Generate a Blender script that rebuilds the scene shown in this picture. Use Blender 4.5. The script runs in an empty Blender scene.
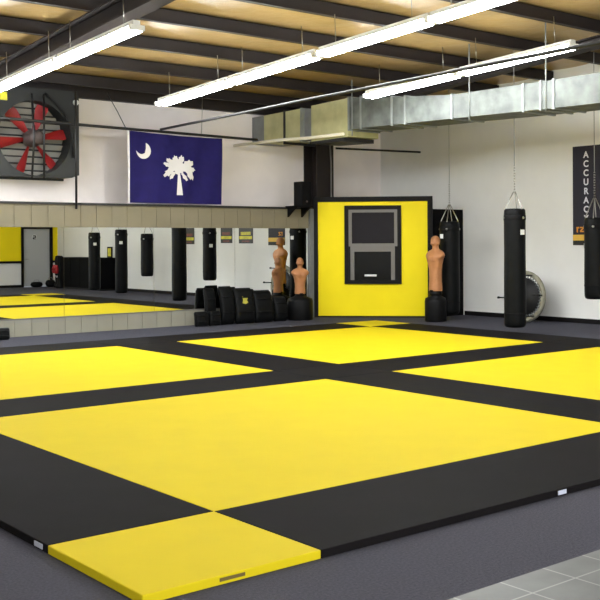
import bpy, bmesh, math, random
from math import sin, cos, pi, radians, sqrt, atan2
from mathutils import Vector, Matrix
random.seed(7)
S = bpy.context.scene
COL = S.collection

# ------------------------------------------------------------------ materials
def mat(name, col, rough=.6, metal=0.0, noise=0.0, nscale=8.0, bump=0.0, bscale=60.0, spec=.5, emit=None, col2=None, bdist=.01):
    m = bpy.data.materials.new(name); m.use_nodes = True
    nt = m.node_tree; b = nt.nodes['Principled BSDF']
    b.inputs['Roughness'].default_value = rough
    b.inputs['Metallic'].default_value = metal
    b.inputs['Specular IOR Level'].default_value = spec
    c = (*col, 1)
    b.inputs['Base Color'].default_value = c
    tc = nt.nodes.new('ShaderNodeTexCoord')
    if noise > 0 or col2:
        n = nt.nodes.new('ShaderNodeTexNoise'); n.inputs['Scale'].default_value = nscale
        n.inputs['Detail'].default_value = 5
        nt.links.new(tc.outputs['Object'], n.inputs['Vector'])
        r = nt.nodes.new('ShaderNodeValToRGB')
        d = col2 if col2 else tuple(max(0, v * (1 - noise)) for v in col)
        u = col if col2 else tuple(min(1, v * (1 + noise)) for v in col)
        r.color_ramp.elements[0].position = .32; r.color_ramp.elements[1].position = .68
        r.color_ramp.elements[0].color = (*d, 1); r.color_ramp.elements[1].color = (*u, 1)
        nt.links.new(n.outputs['Fac'], r.inputs['Fac'])
        nt.links.new(r.outputs['Color'], b.inputs['Base Color'])
    if bump > 0:
        n2 = nt.nodes.new('ShaderNodeTexNoise'); n2.inputs['Scale'].default_value = bscale
        n2.inputs['Detail'].default_value = 4
        nt.links.new(tc.outputs['Object'], n2.inputs['Vector'])
        bp = nt.nodes.new('ShaderNodeBump'); bp.inputs['Strength'].default_value = bump
        bp.inputs['Distance'].default_value = bdist
        nt.links.new(n2.outputs['Fac'], bp.inputs['Height'])
        nt.links.new(bp.outputs['Normal'], b.inputs['Normal'])
    if emit:
        b.inputs['Emission Color'].default_value = (*emit[0], 1)
        b.inputs['Emission Strength'].default_value = emit[1]
    return m

def srgb(r, g, b):
    f = lambda v: (v / 255 / 12.92) if v / 255 <= .04045 else ((v / 255 + .055) / 1.055) ** 2.4
    return (f(r), f(g), f(b))

M = {}
M['mat_yellow'] = mat('yellow_mat_vinyl', (.60, .475, .012), .6, noise=.02, nscale=3, bump=.12, bscale=180, bdist=.002, spec=.04)
M['mat_black'] = mat('black_mat_vinyl', srgb(23, 21, 22), .65, noise=.1, nscale=2.5, bump=.15, bscale=180, bdist=.002, spec=.02)
M['carpet'] = mat('grey_carpet', srgb(74, 74, 83), .95, noise=.2, nscale=70, bump=.6, bscale=220, spec=.05)
M['wall_white'] = mat('white_wall_paint', srgb(236, 235, 232), .8, noise=.02, nscale=2, spec=.2)
M['insulation_wall'] = mat('white_wall_insulation', srgb(250, 241, 238), .7, noise=.04, nscale=1.6, bump=.35, bscale=1.6, bdist=.05, spec=.25)
M['insulation_roof'] = mat('tan_roof_insulation', srgb(172, 144, 94), .3, noise=.10, nscale=1.3, bump=.4, bscale=3, bdist=.05, spec=.35)
M['beige'] = mat('beige_ribbed_panel', srgb(126, 118, 98), .6, noise=.08, nscale=1.5, spec=.3)
M['beige_low'] = mat('grey_beige_ribbed_panel', srgb(146, 143, 130), .6, noise=.06, nscale=2, spec=.3)
M['steel_dark'] = mat('dark_red_oxide_steel', srgb(40, 34, 33), .6, noise=.1, nscale=3, spec=.3)
M['black_paint'] = mat('black_paint', srgb(14, 13, 14), .65, noise=.1, nscale=4, spec=.1)
M['black_wood'] = mat('black_wood_trim', srgb(19, 17, 19), .6, noise=.12, nscale=5, spec=.15)
M['wall_yellow'] = mat('yellow_wall_paint', srgb(250, 226, 14), .6, noise=.02, nscale=2, spec=.25)
M['black_wall'] = mat('black_panel_paint', srgb(11, 11, 13), .75, noise=.1, nscale=3, spec=.08)
M['leather'] = mat('black_bag_vinyl', srgb(13, 14, 15), .5, noise=.2, nscale=5, bump=.2, bscale=40, bdist=.006, spec=.12)
M['leather_worn'] = mat('worn_black_vinyl', srgb(18, 18, 19), .6, noise=.3, nscale=7, bump=.25, bscale=30, bdist=.006, spec=.1)
M['chain'] = mat('chain_steel', srgb(170, 168, 160), .35, 1.0)
M['strap'] = mat('grey_webbing', srgb(150, 150, 150), .8)
M['white_patch'] = mat('white_patch', srgb(225, 225, 225), .6)
M['tag'] = mat('pale_blue_grey_tag', srgb(188, 192, 208), .6)
M['tag_dark'] = mat('dark_olive_tag', srgb(96, 80, 24), .6)
M['skin'] = mat('tan_rubber_skin', srgb(178, 122, 80), .5, noise=.07, nscale=5, bump=.1, bscale=25, bdist=.004, spec=.35)
M['skin_dark'] = mat('brown_rubber_skin', srgb(166, 112, 72), .5, noise=.08, nscale=5, bump=.1, bscale=25, bdist=.004, spec=.35)
M['base_plastic'] = mat('black_base_plastic', srgb(12, 12, 13), .5, noise=.1, nscale=4, spec=.15)
M['galv'] = mat('galvanised_duct', srgb(90, 94, 90), .6, .1, noise=.34, nscale=4.5, bump=.25, bscale=5, bdist=.02, spec=.5)
M['galv_seam'] = mat('bright_duct_seam', srgb(130, 134, 132), .5, .1, spec=.5)
M['duct_green'] = mat('greenish_duct_board', srgb(182, 178, 132), .5, .15, noise=.12, nscale=4, spec=.4)
M['duct_grey'] = mat('grey_duct_collar', srgb(120, 122, 124), .5, .2, noise=.08, spec=.4)
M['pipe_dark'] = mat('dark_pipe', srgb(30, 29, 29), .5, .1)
M['pipe_white'] = mat('white_pipe', srgb(230, 224, 205), .4)
M['fixture'] = mat('white_enamel', srgb(235, 235, 230), .35)
M['tube'] = mat('fluorescent_tube', (1, 1, 1), .4, emit=((.94, .98, 1.0), 30.0))
M['flag_blue'] = mat('navy_flag_cloth', srgb(32, 27, 84), .8, noise=.1, nscale=6, bump=.2, bscale=5, bdist=.03, spec=.15)
M['flag_white'] = mat('white_flag_cloth', srgb(226, 222, 220), .8, spec=.15)
M['fan_red'] = mat('red_fan_blade', srgb(138, 22, 24), .5, noise=.12, nscale=5)
M['fan_dark'] = mat('dark_fan_housing', srgb(27, 29, 29), .6, noise=.12, nscale=3)
M['louvre'] = mat('grey_shutter_slat', srgb(160, 157, 150), .5)
M['motor'] = mat('fan_motor_grey', srgb(74, 62, 60), .5, .3, noise=.2, nscale=10)
M['glass_dark'] = mat('dark_window_glass', srgb(30, 27, 32), .12, spec=.25)  # dark tone stands in for the unlit room behind the pane
M['glass_darker'] = mat('darker_window_glass', srgb(15, 15, 15), .1, spec=.25)  # lower pane: darkness of the interior put into the glass colour
M['sash'] = mat('grey_aluminium_sash', srgb(110, 106, 102), .5, .1)
M['door_grey'] = mat('grey_painted_door', srgb(186, 188, 190), .55)
M['mirror'] = mat('mirror_silver', (.80, .82, .80), .0, 1.0)
M['speaker'] = mat('black_speaker_box', srgb(11, 11, 12), .6, spec=.15)
M['banner'] = mat('dark_navy_banner', srgb(26, 22, 38), .6, noise=.12, nscale=2)
M['banner_dark'] = mat('charcoal_banner_band', srgb(24, 24, 20), .6)
M['lettering'] = mat('white_lettering', srgb(222, 220, 226), .6)
M['orange'] = mat('orange_print', srgb(224, 150, 40), .6)
M['amber'] = mat('amber_band', srgb(222, 178, 70), .6)
M['poster'] = mat('dark_poster', srgb(40, 36, 34), .5)
M['poster_yellow'] = mat('yellow_poster_print', srgb(216, 206, 50), .5, noise=.25, nscale=9)
M['poster_red'] = mat('maroon_poster_print', srgb(110, 50, 40), .5, noise=.3, nscale=14)
M['tyre_tread'] = mat('pale_grey_tyre', srgb(134, 131, 114), .6, noise=.2, nscale=14)
M['rubber'] = mat('black_rubber', srgb(14, 13, 14), .65, noise=.15, nscale=8)
M['glove_red'] = mat('red_glove_vinyl', srgb(190, 40, 46), .4)
M['olive_logo'] = mat('olive_yellow_logo', srgb(176, 168, 60), .6, noise=.2, nscale=16)

def tile_material():
    m = bpy.data.materials.new('grey_floor_tile'); m.use_nodes = True
    nt = m.node_tree; b = nt.nodes['Principled BSDF']
    tc = nt.nodes.new('ShaderNodeTexCoord')
    mp = nt.nodes.new('ShaderNodeMapping'); mp.inputs['Location'].default_value = (-.094, .0, 0)
    br = nt.nodes.new('ShaderNodeTexBrick')
    br.offset = 0; br.inputs['Scale'].default_value = 1
    br.inputs['Brick Width'].default_value = .31; br.inputs['Row Height'].default_value = .29
    br.inputs['Mortar Size'].default_value = .006; br.inputs['Mortar Smooth'].default_value = .3
    br.inputs['Mortar'].default_value = (*srgb(108, 110, 105), 1)
    n = nt.nodes.new('ShaderNodeTexNoise'); n.inputs['Scale'].default_value = 5; n.inputs['Detail'].default_value = 6
    r = nt.nodes.new('ShaderNodeValToRGB')
    r.color_ramp.elements[0].position = .3; r.color_ramp.elements[1].position = .7
    r.color_ramp.elements[0].color = (*srgb(50, 52, 48), 1); r.color_ramp.elements[1].color = (*srgb(69, 71, 67), 1)
    nt.links.new(tc.outputs['Object'], mp.inputs['Vector']); nt.links.new(mp.outputs['Vector'], br.inputs['Vector'])
    nt.links.new(tc.outputs['Object'], n.inputs['Vector']); nt.links.new(n.outputs['Fac'], r.inputs['Fac'])
    nt.links.new(r.outputs['Color'], br.inputs['Color1']); nt.links.new(r.outputs['Color'], br.inputs['Color2'])
    nt.links.new(br.outputs['Color'], b.inputs['Base Color'])
    b.inputs['Roughness'].default_value = .45
    return m
M['tile'] = tile_material()

# ------------------------------------------------------------------ mesh builder
class MB:
    def __init__(s): s.v = []; s.f = []; s.mi = []; s.sm = []
    def add(s, vs, fs, mi=0, smooth=False):
        o = len(s.v); s.v += [tuple(v) for v in vs]
        for f in fs: s.f.append(tuple(i + o for i in f)); s.mi.append(mi); s.sm.append(smooth)
    def box(s, x0, x1, y0, y1, z0, z1, mi=0, mtx=None, bevel=0):
        vs = [Vector(p) for p in ((x0,y0,z0),(x1,y0,z0),(x1,y1,z0),(x0,y1,z0),(x0,y0,z1),(x1,y0,z1),(x1,y1,z1),(x0,y1,z1))]
        fs = [(0,3,2,1),(4,5,6,7),(0,1,5,4),(1,2,6,5),(2,3,7,6),(3,0,4,7)]
        if bevel:
            bm = bmesh.new(); bv = [bm.verts.new(v) for v in vs]
            for f in fs: bm.faces.new([bv[i] for i in f])
            bmesh.ops.bevel(bm, geom=bm.edges[:], offset=bevel, segments=2, affect='EDGES', profile=.5)
            bm.verts.index_update()
            vs = [v.co.copy() for v in bm.verts]; fs = [tuple(v.index for v in f.verts) for f in bm.faces]; bm.free()
        if mtx: vs = [mtx @ v for v in vs]
        s.add(vs, fs, mi); return s
    def tube(s, pts, r, n=10, mi=0, cap=True, smooth=True, closed=False):
        pts = [Vector(p) for p in pts]; k = len(pts); rs = r if isinstance(r, (list, tuple)) else [r] * k
        vs = []; fs = []; ref = None
        for i, p in enumerate(pts):
            if closed: d = pts[(i + 1) % k] - pts[i - 1]
            else: d = pts[min(i + 1, k - 1)] - pts[max(i - 1, 0)]
            d.normalize()
            if ref is None: ref = Vector((0,0,1)) if abs(d.z) < .9 else Vector((1,0,0))
            a = d.cross(ref).normalized(); b = d.cross(a).normalized(); ref = b.cross(d) if False else -b if False else ref
            for j in range(n):
                t = 2 * pi * j / n; vs.append(p + (a * cos(t) + b * sin(t)) * rs[i])
        m = k if closed else k - 1
        for i in range(m):
            for j in range(n):
                i2 = (i + 1) % k
                fs.append((i*n+j, i*n+(j+1)%n, i2*n+(j+1)%n, i2*n+j))
        s.add(vs, fs, mi, smooth)
        if cap and not closed:
            o = len(s.v) - k * n
            s.f.append(tuple(o + j for j in reversed(range(n)))); s.mi.append(mi); s.sm.append(False)
            s.f.append(tuple(o + (k-1)*n + j for j in range(n))); s.mi.append(mi); s.sm.append(False)
        return s
    def lathe(s, prof, n=24, mi=0, mtx=None, smooth=True, cx=0, cy=0):
        vs = []; fs = []
        for (r, z) in prof:
            for j in range(n):
                t = 2 * pi * j / n; vs.append(Vector((cx + r * cos(t), cy + r * sin(t), z)))
        for i in range(len(prof) - 1):
            for j in range(n): fs.append((i*n+j, i*n+(j+1)%n, (i+1)*n+(j+1)%n, (i+1)*n+j))
        fs.append(tuple(reversed(range(n)))); fs.append(tuple((len(prof)-1)*n + j for j in range(n)))
        if mtx: vs = [mtx @ v for v in vs]
        s.add(vs, fs, mi, smooth); return s
    def prism(s, poly, h0, h1, mtx=None, mi=0):
        n = len(poly)
        vs = [Vector((p[0], p[1], h0)) for p in poly] + [Vector((p[0], p[1], h1)) for p in poly]
        fs = [tuple(reversed(range(n))), tuple(range(n, 2*n))] + [(i, (i+1)%n, n+(i+1)%n, n+i) for i in range(n)]
        if mtx: vs = [mtx @ v for v in vs]
        s.add(vs, fs, mi); return s
    def loft(s, rings, mi=0, smooth=True, cap=True):
        n = len(rings[0]); vs = [v for r in rings for v in r]; fs = []
        for i in range(len(rings) - 1):
            for j in range(n): fs.append((i*n+j, i*n+(j+1)%n, (i+1)*n+(j+1)%n, (i+1)*n+j))
        if cap: fs.append(tuple(reversed(range(n)))); fs.append(tuple((len(rings)-1)*n + j for j in range(n)))
        s.add(vs, fs, mi, smooth); return s
    def build(s, name, mats, parent=None):
        me = bpy.data.meshes.new(name); me.from_pydata(s.v, [], s.f)
        for m in (mats if isinstance(mats, (list, tuple)) else [mats]): me.materials.append(m)
        me.polygons.foreach_set('material_index', s.mi); me.polygons.foreach_set('use_smooth', s.sm)
        bm = bmesh.new(); bm.from_mesh(me); bmesh.ops.recalc_face_normals(bm, faces=bm.faces[:]); bm.to_mesh(me); bm.free()
        me.update()
        o = bpy.data.objects.new(name, me); COL.objects.link(o)
        if parent: o.parent = parent
        return o

def tag(o, label, cat, group=None):
    o['label'] = label; o['category'] = cat
    if group: o['group'] = group
    return o
def struct(o, label=None, cat=None):
    o['kind'] = 'structure'
    if label: o['label'] = label
    if cat: o['category'] = cat
    return o
def thing(name, label, cat, loc=(0,0,0), rz=0, group=None):
    o = bpy.data.objects.new(name, None); COL.objects.link(o)
    o.location = loc; o.rotation_euler = (0, 0, rz); o.empty_display_size = .2
    return tag(o, label, cat, group)
def dup(root, loc, rz, label, group=None):
    r = root.copy(); COL.objects.link(r); r.location = loc; r.rotation_euler = (0, 0, rz); r['label'] = label
    if group: r['group'] = group
    for ch in list(root.children):
        c = ch.copy(); COL.objects.link(c); c.parent = r
        for g in list(ch.children):
            d = g.copy(); COL.objects.link(d); d.parent = c
    return r
def frame_mtx(o, xa, ya, za):
    m = Matrix.Identity(4)
    for i, a in enumerate((xa, ya, za)):
        for j in range(3): m[j][i] = a[j]
    for j in range(3): m[j][3] = o[j]
    return m

def letters(text, size, material, parent, mtx, name='lettering', extrude=.003, scale_x=1.0, bold=.0):
    cu = bpy.data.curves.new(name, 'FONT'); cu.body = text; cu.size = size; cu.extrude = extrude
    cu.align_x = 'CENTER'; cu.align_y = 'CENTER'; cu.offset = bold
    tmp = bpy.data.objects.new(name + '_curve', cu); COL.objects.link(tmp)
    dg = bpy.context.evaluated_depsgraph_get()
    me = bpy.data.meshes.new_from_object(tmp.evaluated_get(dg))
    bpy.data.objects.remove(tmp); bpy.data.curves.remove(cu)
    me.transform(Matrix.Diagonal((scale_x, 1, 1, 1))); me.transform(mtx)
    me.materials.clear(); me.materials.append(material)
    o = bpy.data.objects.new(name, me); COL.objects.link(o)
    if parent: o.parent = parent
    return o

# ------------------------------------------------------------------ room dimensions
XR, XL, YF, YM, YB = 12.72, -6.0, -6.7, 12.0, 12.9
DAY_FILL = 350  # strength of the fill lamp added outside the front wall
TOP = .045                       # mat thickness
def roof(y): return 4.3 + .075 * (12.9 - y)     # underside of the purlins

# floor
o = MB().box(XL, XR, -1.835, YB + .2, -.1, 0).build('floor', M['carpet']); struct(o, 'grey speckled carpet around the training mats', 'floor')
o = MB().box(4.6, XR, YF, -1.835, -.1, 0).build('floor', M['carpet']); struct(o, 'grey carpet in front of the grey door', 'floor')
o = MB().box(XL, 4.6, YF, -1.835, -.1, .001).build('floor_tile', M['tile']); struct(o, 'grey square floor tiles with pale grout by the carpet edge', 'floor')

# walls
o = MB().box(XL, XR + .15, YB, YB + .15, 0, 6.1).build('wall_back', M['insulation_wall']); struct(o, 'white insulated upper back wall above the mirrors', 'wall')
o = MB().box(XL, 10.2, YM + .02, YB, 0, 2.27).build('wall_back_lower', M['beige']); struct(o, 'lower back wall that carries the mirrors', 'wall')
o = MB().box(XR, XR + .15, YF, YB, 0, 6.1).build('wall_right', M['wall_white']); struct(o, 'plain white right side wall behind the punching bags', 'wall')
o = MB().box(XL - .15, XL, YF, YB, 0, 6.1).build('wall_left', M['wall_white']); struct(o, 'white left side wall', 'wall')
# front wall, seen only in the mirror: white below, yellow above a black rail
m = MB()
m.box(XL, -5, YF - .15, YF, 0, .9, 0); m.box(7.2, 11.43, YF - .15, YF, 0, .9, 0); m.box(-5, 7.2, YF - .15, YF, 0, .35, 0); m.box(12.44, XR, YF - .15, YF, 0, .9, 0)
m.box(XL, -5, YF - .15, YF, .9, 6.1, 1); m.box(7.2, 11.43, YF - .15, YF, .9, 6.1, 1); m.box(-5, 7.2, YF - .15, YF, 2.9, 6.1, 1); m.box(12.44, XR, YF - .15, YF, .9, 6.1, 1); m.box(11.43, 12.44, YF - .15, YF, 2.1, 6.1, 1)
o = m.build('wall_front', [M['wall_white'], M['wall_yellow']]); struct(o, 'front wall painted yellow above white, with a black rail', 'wall')
o = MB().box(7.3, 11.36, YF, YF + .03, .86, .94).build('trim_1', M['black_wood']); struct(o, 'black rail left of the grey door', 'trim')
o = MB().box(12.52, XR, YF, YF + .03, .86, .94).build('trim_2', M['black_wood']); struct(o, 'short black rail right of the grey door', 'trim')
d = MB().box(11.44, 12.43, YF - .1, YF - .04, .02, 2.08, bevel=.004).build('door_1', M['door_grey']); struct(d, 'grey door with a small black and white round sign', 'door')
m = MB(); m.box(11.35, 11.44, YF - .1, YF + .04, 0, 2.17); m.box(12.43, 12.52, YF - .1, YF + .04, 0, 2.17); m.box(11.44, 12.43, YF - .1, YF + .04, 2.08, 2.17)
o = m.build('door_frame', M['black_wood'], d)
o = MB().tube([(11.53, YF - .04, 1.0), (11.53, YF + .02, 1.0), (11.63, YF + .02, 1.0)], .012).build('door_handle', M['chain'], d)
m = MB(); m.lathe([(.10, 0), (.10, .006)], 24, 0, frame_mtx((11.86, YF - .04, 1.78), (1,0,0), (0,0,1), (0,1,0)))
sg = m.build('door_sign', M['white_patch'], d)
m = MB(); mt = frame_mtx((11.86, YF - .033, 1.78), (-1,0,0), (0,0,1), (0,1,0))
m.prism([(-.05,-.07),(.05,-.07),(.06,0),(-.02,.0),(-.02,.03),(.05,.03),(.05,.07),(-.05,.07),(-.06,-.02),(.01,-.03),(.01,-.045),(-.05,-.045)], 0, .004, mt)
m.build('sign_mark', M['black_paint'], sg)

# unseen shop-front windows, added behind the camera to light the far walls
wn = bpy.data.objects.new('window_added', None); COL.objects.link(wn); struct(wn, 'row of unseen shop-front windows added behind the camera for fill light', 'window')
m = MB()
for k in range(6): x = -5 + k * 2.44; m.box(x - .04, x + .04, YF - .12, YF - .02, .35, 2.9)
m.box(-5, 7.2, YF - .12, YF - .02, .35, .43); m.box(-5, 7.2, YF - .12, YF - .02, 2.82, 2.9)
m.build('window_frame', M['sash'], wn)
ld = bpy.data.lights.new('fill_daylight', 'AREA'); ld.shape = 'RECTANGLE'; ld.size = 12.2; ld.size_y = 2.5; ld.energy = DAY_FILL; ld.color = (.95, .98, 1.0)  # unseen area lamp, added to brighten the far walls
lo = bpy.data.objects.new('fill_daylight', ld); COL.objects.link(lo); lo.location = (1.1, YF - .2, 1.62); lo.rotation_euler = (radians(90), 0, 0)

# baseboards
o = MB().box(XR - .02, XR, YF, 10.2, 0, .09).build('baseboard_right', M['black_wood']); struct(o, 'black baseboard along the right wall', 'baseboard')
o = MB().box(XL, 11.35, YF, YF + .02, 0, .09).build('baseboard_front', M['black_wood']); struct(o, 'black baseboard along the front wall', 'baseboard')

# ribbed beige panels above and below the mirrors
def ribbed(name, z0, z1, material, label, x0, x1):
    m = MB(); p = .3; x = x0
    while x < x1 - .02:
        x2 = min(x + p, x1)
        m.box(x + .006, x2 - .006, YM - .012, YM + .02, z0, z1); m.box(x - .006, x + .006, YM - .002, YM + .02, z0, z1)
        x = x2
    o = m.build(name, material); return struct(o, label, 'wall panel')
ribbed('trim_3', 1.862, 2.27, M['beige'], 'beige ribbed panel strip above the mirrors', -5.975, 9.9)
ribbed('trim_4', 0, .3, M['beige_low'], 'pale grey-beige ribbed panel strip below the mirrors', -5.975, 9.9)
o = MB().box(XL, 9.88, YM - .035, YM + .03, 2.255, 2.295).build('trim_5', M['pipe_dark']); struct(o, 'thin dark rail along the top of the beige panel', 'trim')
o = MB().box(XL, 9.9, YM - .02, YM, .285, .305).build('trim_6', M['sash']); struct(o, 'thin ledge under the mirrors', 'trim')
o = MB().box(9.905, 10.06, YM - .05, YM + .02, 0, 2.27).build('trim_7', M['duct_grey']); struct(o, 'grey upright strip between the mirrors and the yellow corner wall', 'trim')

# mirrors: one pane per sheet
xs = [-5.98, -4.25, -2.49, -.73, 1.02, 2.76, 4.514, 6.276, 8.065, 9.9]
mlab = {5: 'wide wall mirror, leftmost in the photo, reflecting the grey door', 6: 'wall mirror left of centre, reflecting the black cabinet and three punching bags',
        7: 'wall mirror under the flag\'s right part, reflecting punching bags and two posters', 8: 'rightmost wall mirror, reflecting the two tan training dummies'}
for i in range(9):
    o = MB().box(xs[i] + .003, xs[i+1] - .003, YM - .004, YM + .018, .306, 1.86).build('wall_mirror', M['mirror'])
    tag(o, mlab.get(i, 'wall mirror in the row beyond the left edge of the photo'), 'mirror', 'mirrors along the back wall')

# ------------------------------------------------------------------ ceiling
PUR = [12.05 - 1.42 * k for k in range(14)]
m = MB(); ys = []; n = 8
allp = [12.95] + PUR + [-6.9]
rows = []
for a, b in zip(allp[:-1], allp[1:]):
    for k in range(n):
        t = k / n; y = a + (b - a) * t; rows.append((y, roof(y) + .235 - .05 * sin(pi * t)))
rows.append((-6.9, roof(-6.9) + .235))
vs = []; fs = []
for (y, z) in rows: vs += [(XL - .1, y, z), (XR + .1, y, z)]
for i in range(len(rows) - 1): fs.append((2*i, 2*i+1, 2*i+3, 2*i+2))
o = len(vs); vs2 = [(a, b, c + .12) for a, b, c in vs]
m.add(vs + vs2, fs + [tuple(o + i for i in reversed(f)) for f in fs], 0, True)
o = m.build('ceiling', M['insulation_roof']); struct(o, 'tan sagging insulation between the dark roof beams', 'ceiling')
for y in PUR:
    z = roof(y); m = MB()
    m.box(XL, XR, y - .012, y + .012, z, z + .21); m.box(XL, XR, y - .09, y + .012, z, z + .012); m.box(XL, XR, y - .012, y + .09, z + .198, z + .21)
    o = m.build('ceiling_beam', M['steel_dark']); struct(o, 'dark steel purlin crossing the ceiling', 'beam')
o = MB().box(XL, XR, 12.76, YB, 4.27, 4.52).build('ceiling_beam', M['steel_dark']); struct(o, 'dark eave beam along the top of the back wall', 'beam')
def rafter(xc, label, drop=0.0):
    m = MB(); ys = [12.7, 10, 7, 4, 1, -3, -6.6]
    zb = lambda y: 4.13 + .074 * (11.47 - y) + drop if y > 4 else 4.13 + .074 * 7.47 + .075 * (4 - y) + drop
    for (w, za, zc) in ((.125, lambda y: zb(y), lambda y: zb(y) + .02), (.012, lambda y: zb(y) + .02, lambda y: roof(y) - .02), (.125, lambda y: roof(y) - .02, lambda y: roof(y) - .001)):
        rings = [[Vector((xc - w, y, za(y))), Vector((xc + w, y, za(y))), Vector((xc + w, y, zc(y))), Vector((xc - w, y, zc(y)))] for y in ys]
        m.loft(rings, 0, False)
    o = m.build('ceiling_beam', M['steel_dark']); struct(o, label, 'beam')
rafter(3.10, 'big dark steel rafter above the left strip light')
rafter(10.55, 'dark steel rafter above the metal duct', .12)
# steel column behind the corner wall
m = MB(); m.box(10.46, 10.92, 12.42, 12.45, 0, 3.95); m.box(10.46, 10.92, 12.865, 12.895, 0, 3.95); m.box(10.68, 10.71, 12.45, 12.865, 0, 3.95)
o = m.build('wall_column', M['steel_dark']); struct(o, 'dark steel column above the left corner of the yellow wall', 'column')
o = MB().tube([(10.83, 12.39, 0), (10.83, 12.39, 3.3), (10.79, 12.39, 3.7)], .018).build('conduit', M['sash'])
tag(o, 'thin grey conduit running up the dark column', 'pipe')

# ------------------------------------------------------------------ corner wall (yellow, diagonal) with a window
A = Vector((10.05, 11.95, 0)); tx = Vector((.68173, -.73161, 0)); nn = Vector((-.73161, -.68173, 0)); up = Vector((0, 0, 1))
BW = frame_mtx(A, tx, up, nn)       # local: x along the wall, y up, z out of the wall
o = MB().box(-.03, 2.42, .0, 2.48, -.1, 0, 0, BW).build('wall_corner', M['wall_yellow']); struct(o, 'bright yellow diagonal corner wall with a window', 'wall')
m = MB(); m.box(-.05, .049, 0, 2.515, -.1, .035, 0, BW); m.box(2.345, 2.45, 0, 2.515, -.1, .035, 0, BW); m.box(.049, 2.345, 2.412, 2.515, -.1, .035, 0, BW); m.box(.049, 2.345, 0, .03, 0, .03, 0, BW)
o = m.build('trim_8', M['black_wood']); struct(o, 'black timber frame around the yellow corner wall', 'trim')
w = bpy.data.objects.new('window_1', None); COL.objects.link(w); struct(w, 'black trimmed window with grey sashes in the yellow wall', 'window')
m = MB(); m.box(.612, .70, .695, 2.33, 0, .045, 0, BW); m.box(1.72, 1.80, .695, 2.33, 0, .045, 0, BW); m.box(.70, 1.72, 2.245, 2.33, 0, .045, 0, BW); m.box(.70, 1.72, .695, .78, 0, .045, 0, BW)
m.build('window_frame', M['black_wood'], w)
m = MB(); m.box(.70, .765, 1.48, 2.245, 0, .04, 0, BW); m.box(1.655, 1.72, 1.48, 2.245, 0, .04, 0, BW); m.box(.765, 1.655, 2.185, 2.245, 0, .04, 0, BW); m.box(.765, 1.655, 1.48, 1.54, 0, .04, 0, BW)
us = m.build('upper_sash', M['sash'], w)
MB().box(.765, 1.655, 1.54, 2.185, .001, .012, 0, BW).build('pane', M['glass_dark'], us)
m = MB(); m.box(.735, .815, .78, 1.48, 0, .03, 0, BW); m.box(1.585, 1.665, .78, 1.48, 0, .03, 0, BW); m.box(.815, 1.585, 1.37, 1.48, 0, .03, 0, BW)
m.box(.70, .735, .78, 1.48, 0, .02, 1, BW); m.box(1.665, 1.72, .78, 1.48, 0, .02, 1, BW)
ls = m.build('lower_sash', [M['sash'], M['black_wood']], w)
MB().box(.815, 1.585, .78, 1.37, .001, .012, 0, BW).build('pane', M['glass_darker'], ls)
MB().box(1.03, 1.28, .855, .895, .012, .016, 0, BW).build('window_sticker', M['white_patch'], w)
# black return wall from the yellow wall to the right wall
o = MB().box(11.72, XR, 10.25, 10.35, 0, 2.25).build('wall_corner_side', M['black_wall']); struct(o, 'black painted return wall beside the yellow corner wall', 'wall')

# ------------------------------------------------------------------ mats
band = [(-1, 0), (0, 4), (4, 5), (5, 9), (9, 10)]
lab = {
 (1,1): 'largest yellow mat square, nearest the camera', (1,3): 'yellow mat square at the left, reaching toward the mirrors',
 (3,3): 'farthest yellow mat square, in front of the yellow corner wall', (3,1): 'yellow mat square at the right edge, below the hanging bags',
 (0,0): 'small yellow corner mat jutting out at the front', (4,4): 'small far yellow corner mat at the foot of the yellow wall',
 (4,0): 'small yellow corner mat beyond the right edge of the photo', (0,4): 'small yellow corner mat beyond the left edge of the photo',
 (0,1): 'black mat strip left of the small front yellow corner mat', (1,0): 'black mat strip right of the small front yellow corner mat',
 (2,1): 'black mat strip between the nearest and the right-hand yellow squares', (1,2): 'black mat strip between the nearest and the left-hand yellow squares',
 (2,2): 'small black mat at the centre where the black strips cross', (3,2): 'black mat strip between the right-hand and the farthest yellow squares',
 (2,3): 'black mat strip between the left-hand and the farthest yellow squares', (1,4): 'black mat strip between the left-hand yellow square and the mirrors',
 (3,4): 'black mat strip between the farthest yellow square and the leaning pads', (4,3): 'black mat strip between the farthest yellow square and the white wall',
 (4,1): 'black mat strip along the right side, beyond the right-hand yellow square', (2,4): 'small black mat at the mirror-side end of the cross strip',
 (4,2): 'small black mat at the wall-side end of the cross strip', (0,2): 'small black mat on the left border, past the long front strip',
 (0,3): 'black mat strip on the far left border', (2,0): 'small black mat on the front border, past the long front strip', (3,0): 'black mat strip on the far right front border',
}
mats = {}
for ix in range(5):
    for iy in range(5):
        big = ix in (1, 3) and iy in (1, 3); cor = ix in (0, 4) and iy in (0, 4); yel = big or cor
        x0, x1 = band[ix]; y0, y1 = band[iy]; cx, cy = (x0+x1)/2, (y0+y1)/2; g = .0015
        o = MB().box(x0-cx+g, x1-cx-g, y0-cy+g, y1-cy-g, 0.0, TOP, bevel=.005).build('training_mat', M['mat_yellow' if yel else 'mat_black'])
        o.location = (cx, cy, 0.0005)
        g2 = 'large yellow mat squares' if big else 'small yellow corner mats' if cor else 'black border and cross mats'
        tag(o, lab[(ix, iy)], 'mat', g2); mats[(ix, iy)] = (o, cx, cy)
def mat_tag(key, x0, x1, y0, y1, z0, z1, m, nm='label_tag'):
    o, cx, cy = mats[key]
    MB().box(x0-cx, x1-cx, y0-cy, y1-cy, z0, z1).build(nm, m, o)
mat_tag((1,0), 1.87, 1.95, -1.003, -.998, .010, .036, M['tag'])
mat_tag((0,1), -1.003, -.998, .06, .16, .010, .036, M['tag'])
mat_tag((0,0), -.60, -.46, -1.003, -.998, .017, .033, M['tag_dark'])

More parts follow.
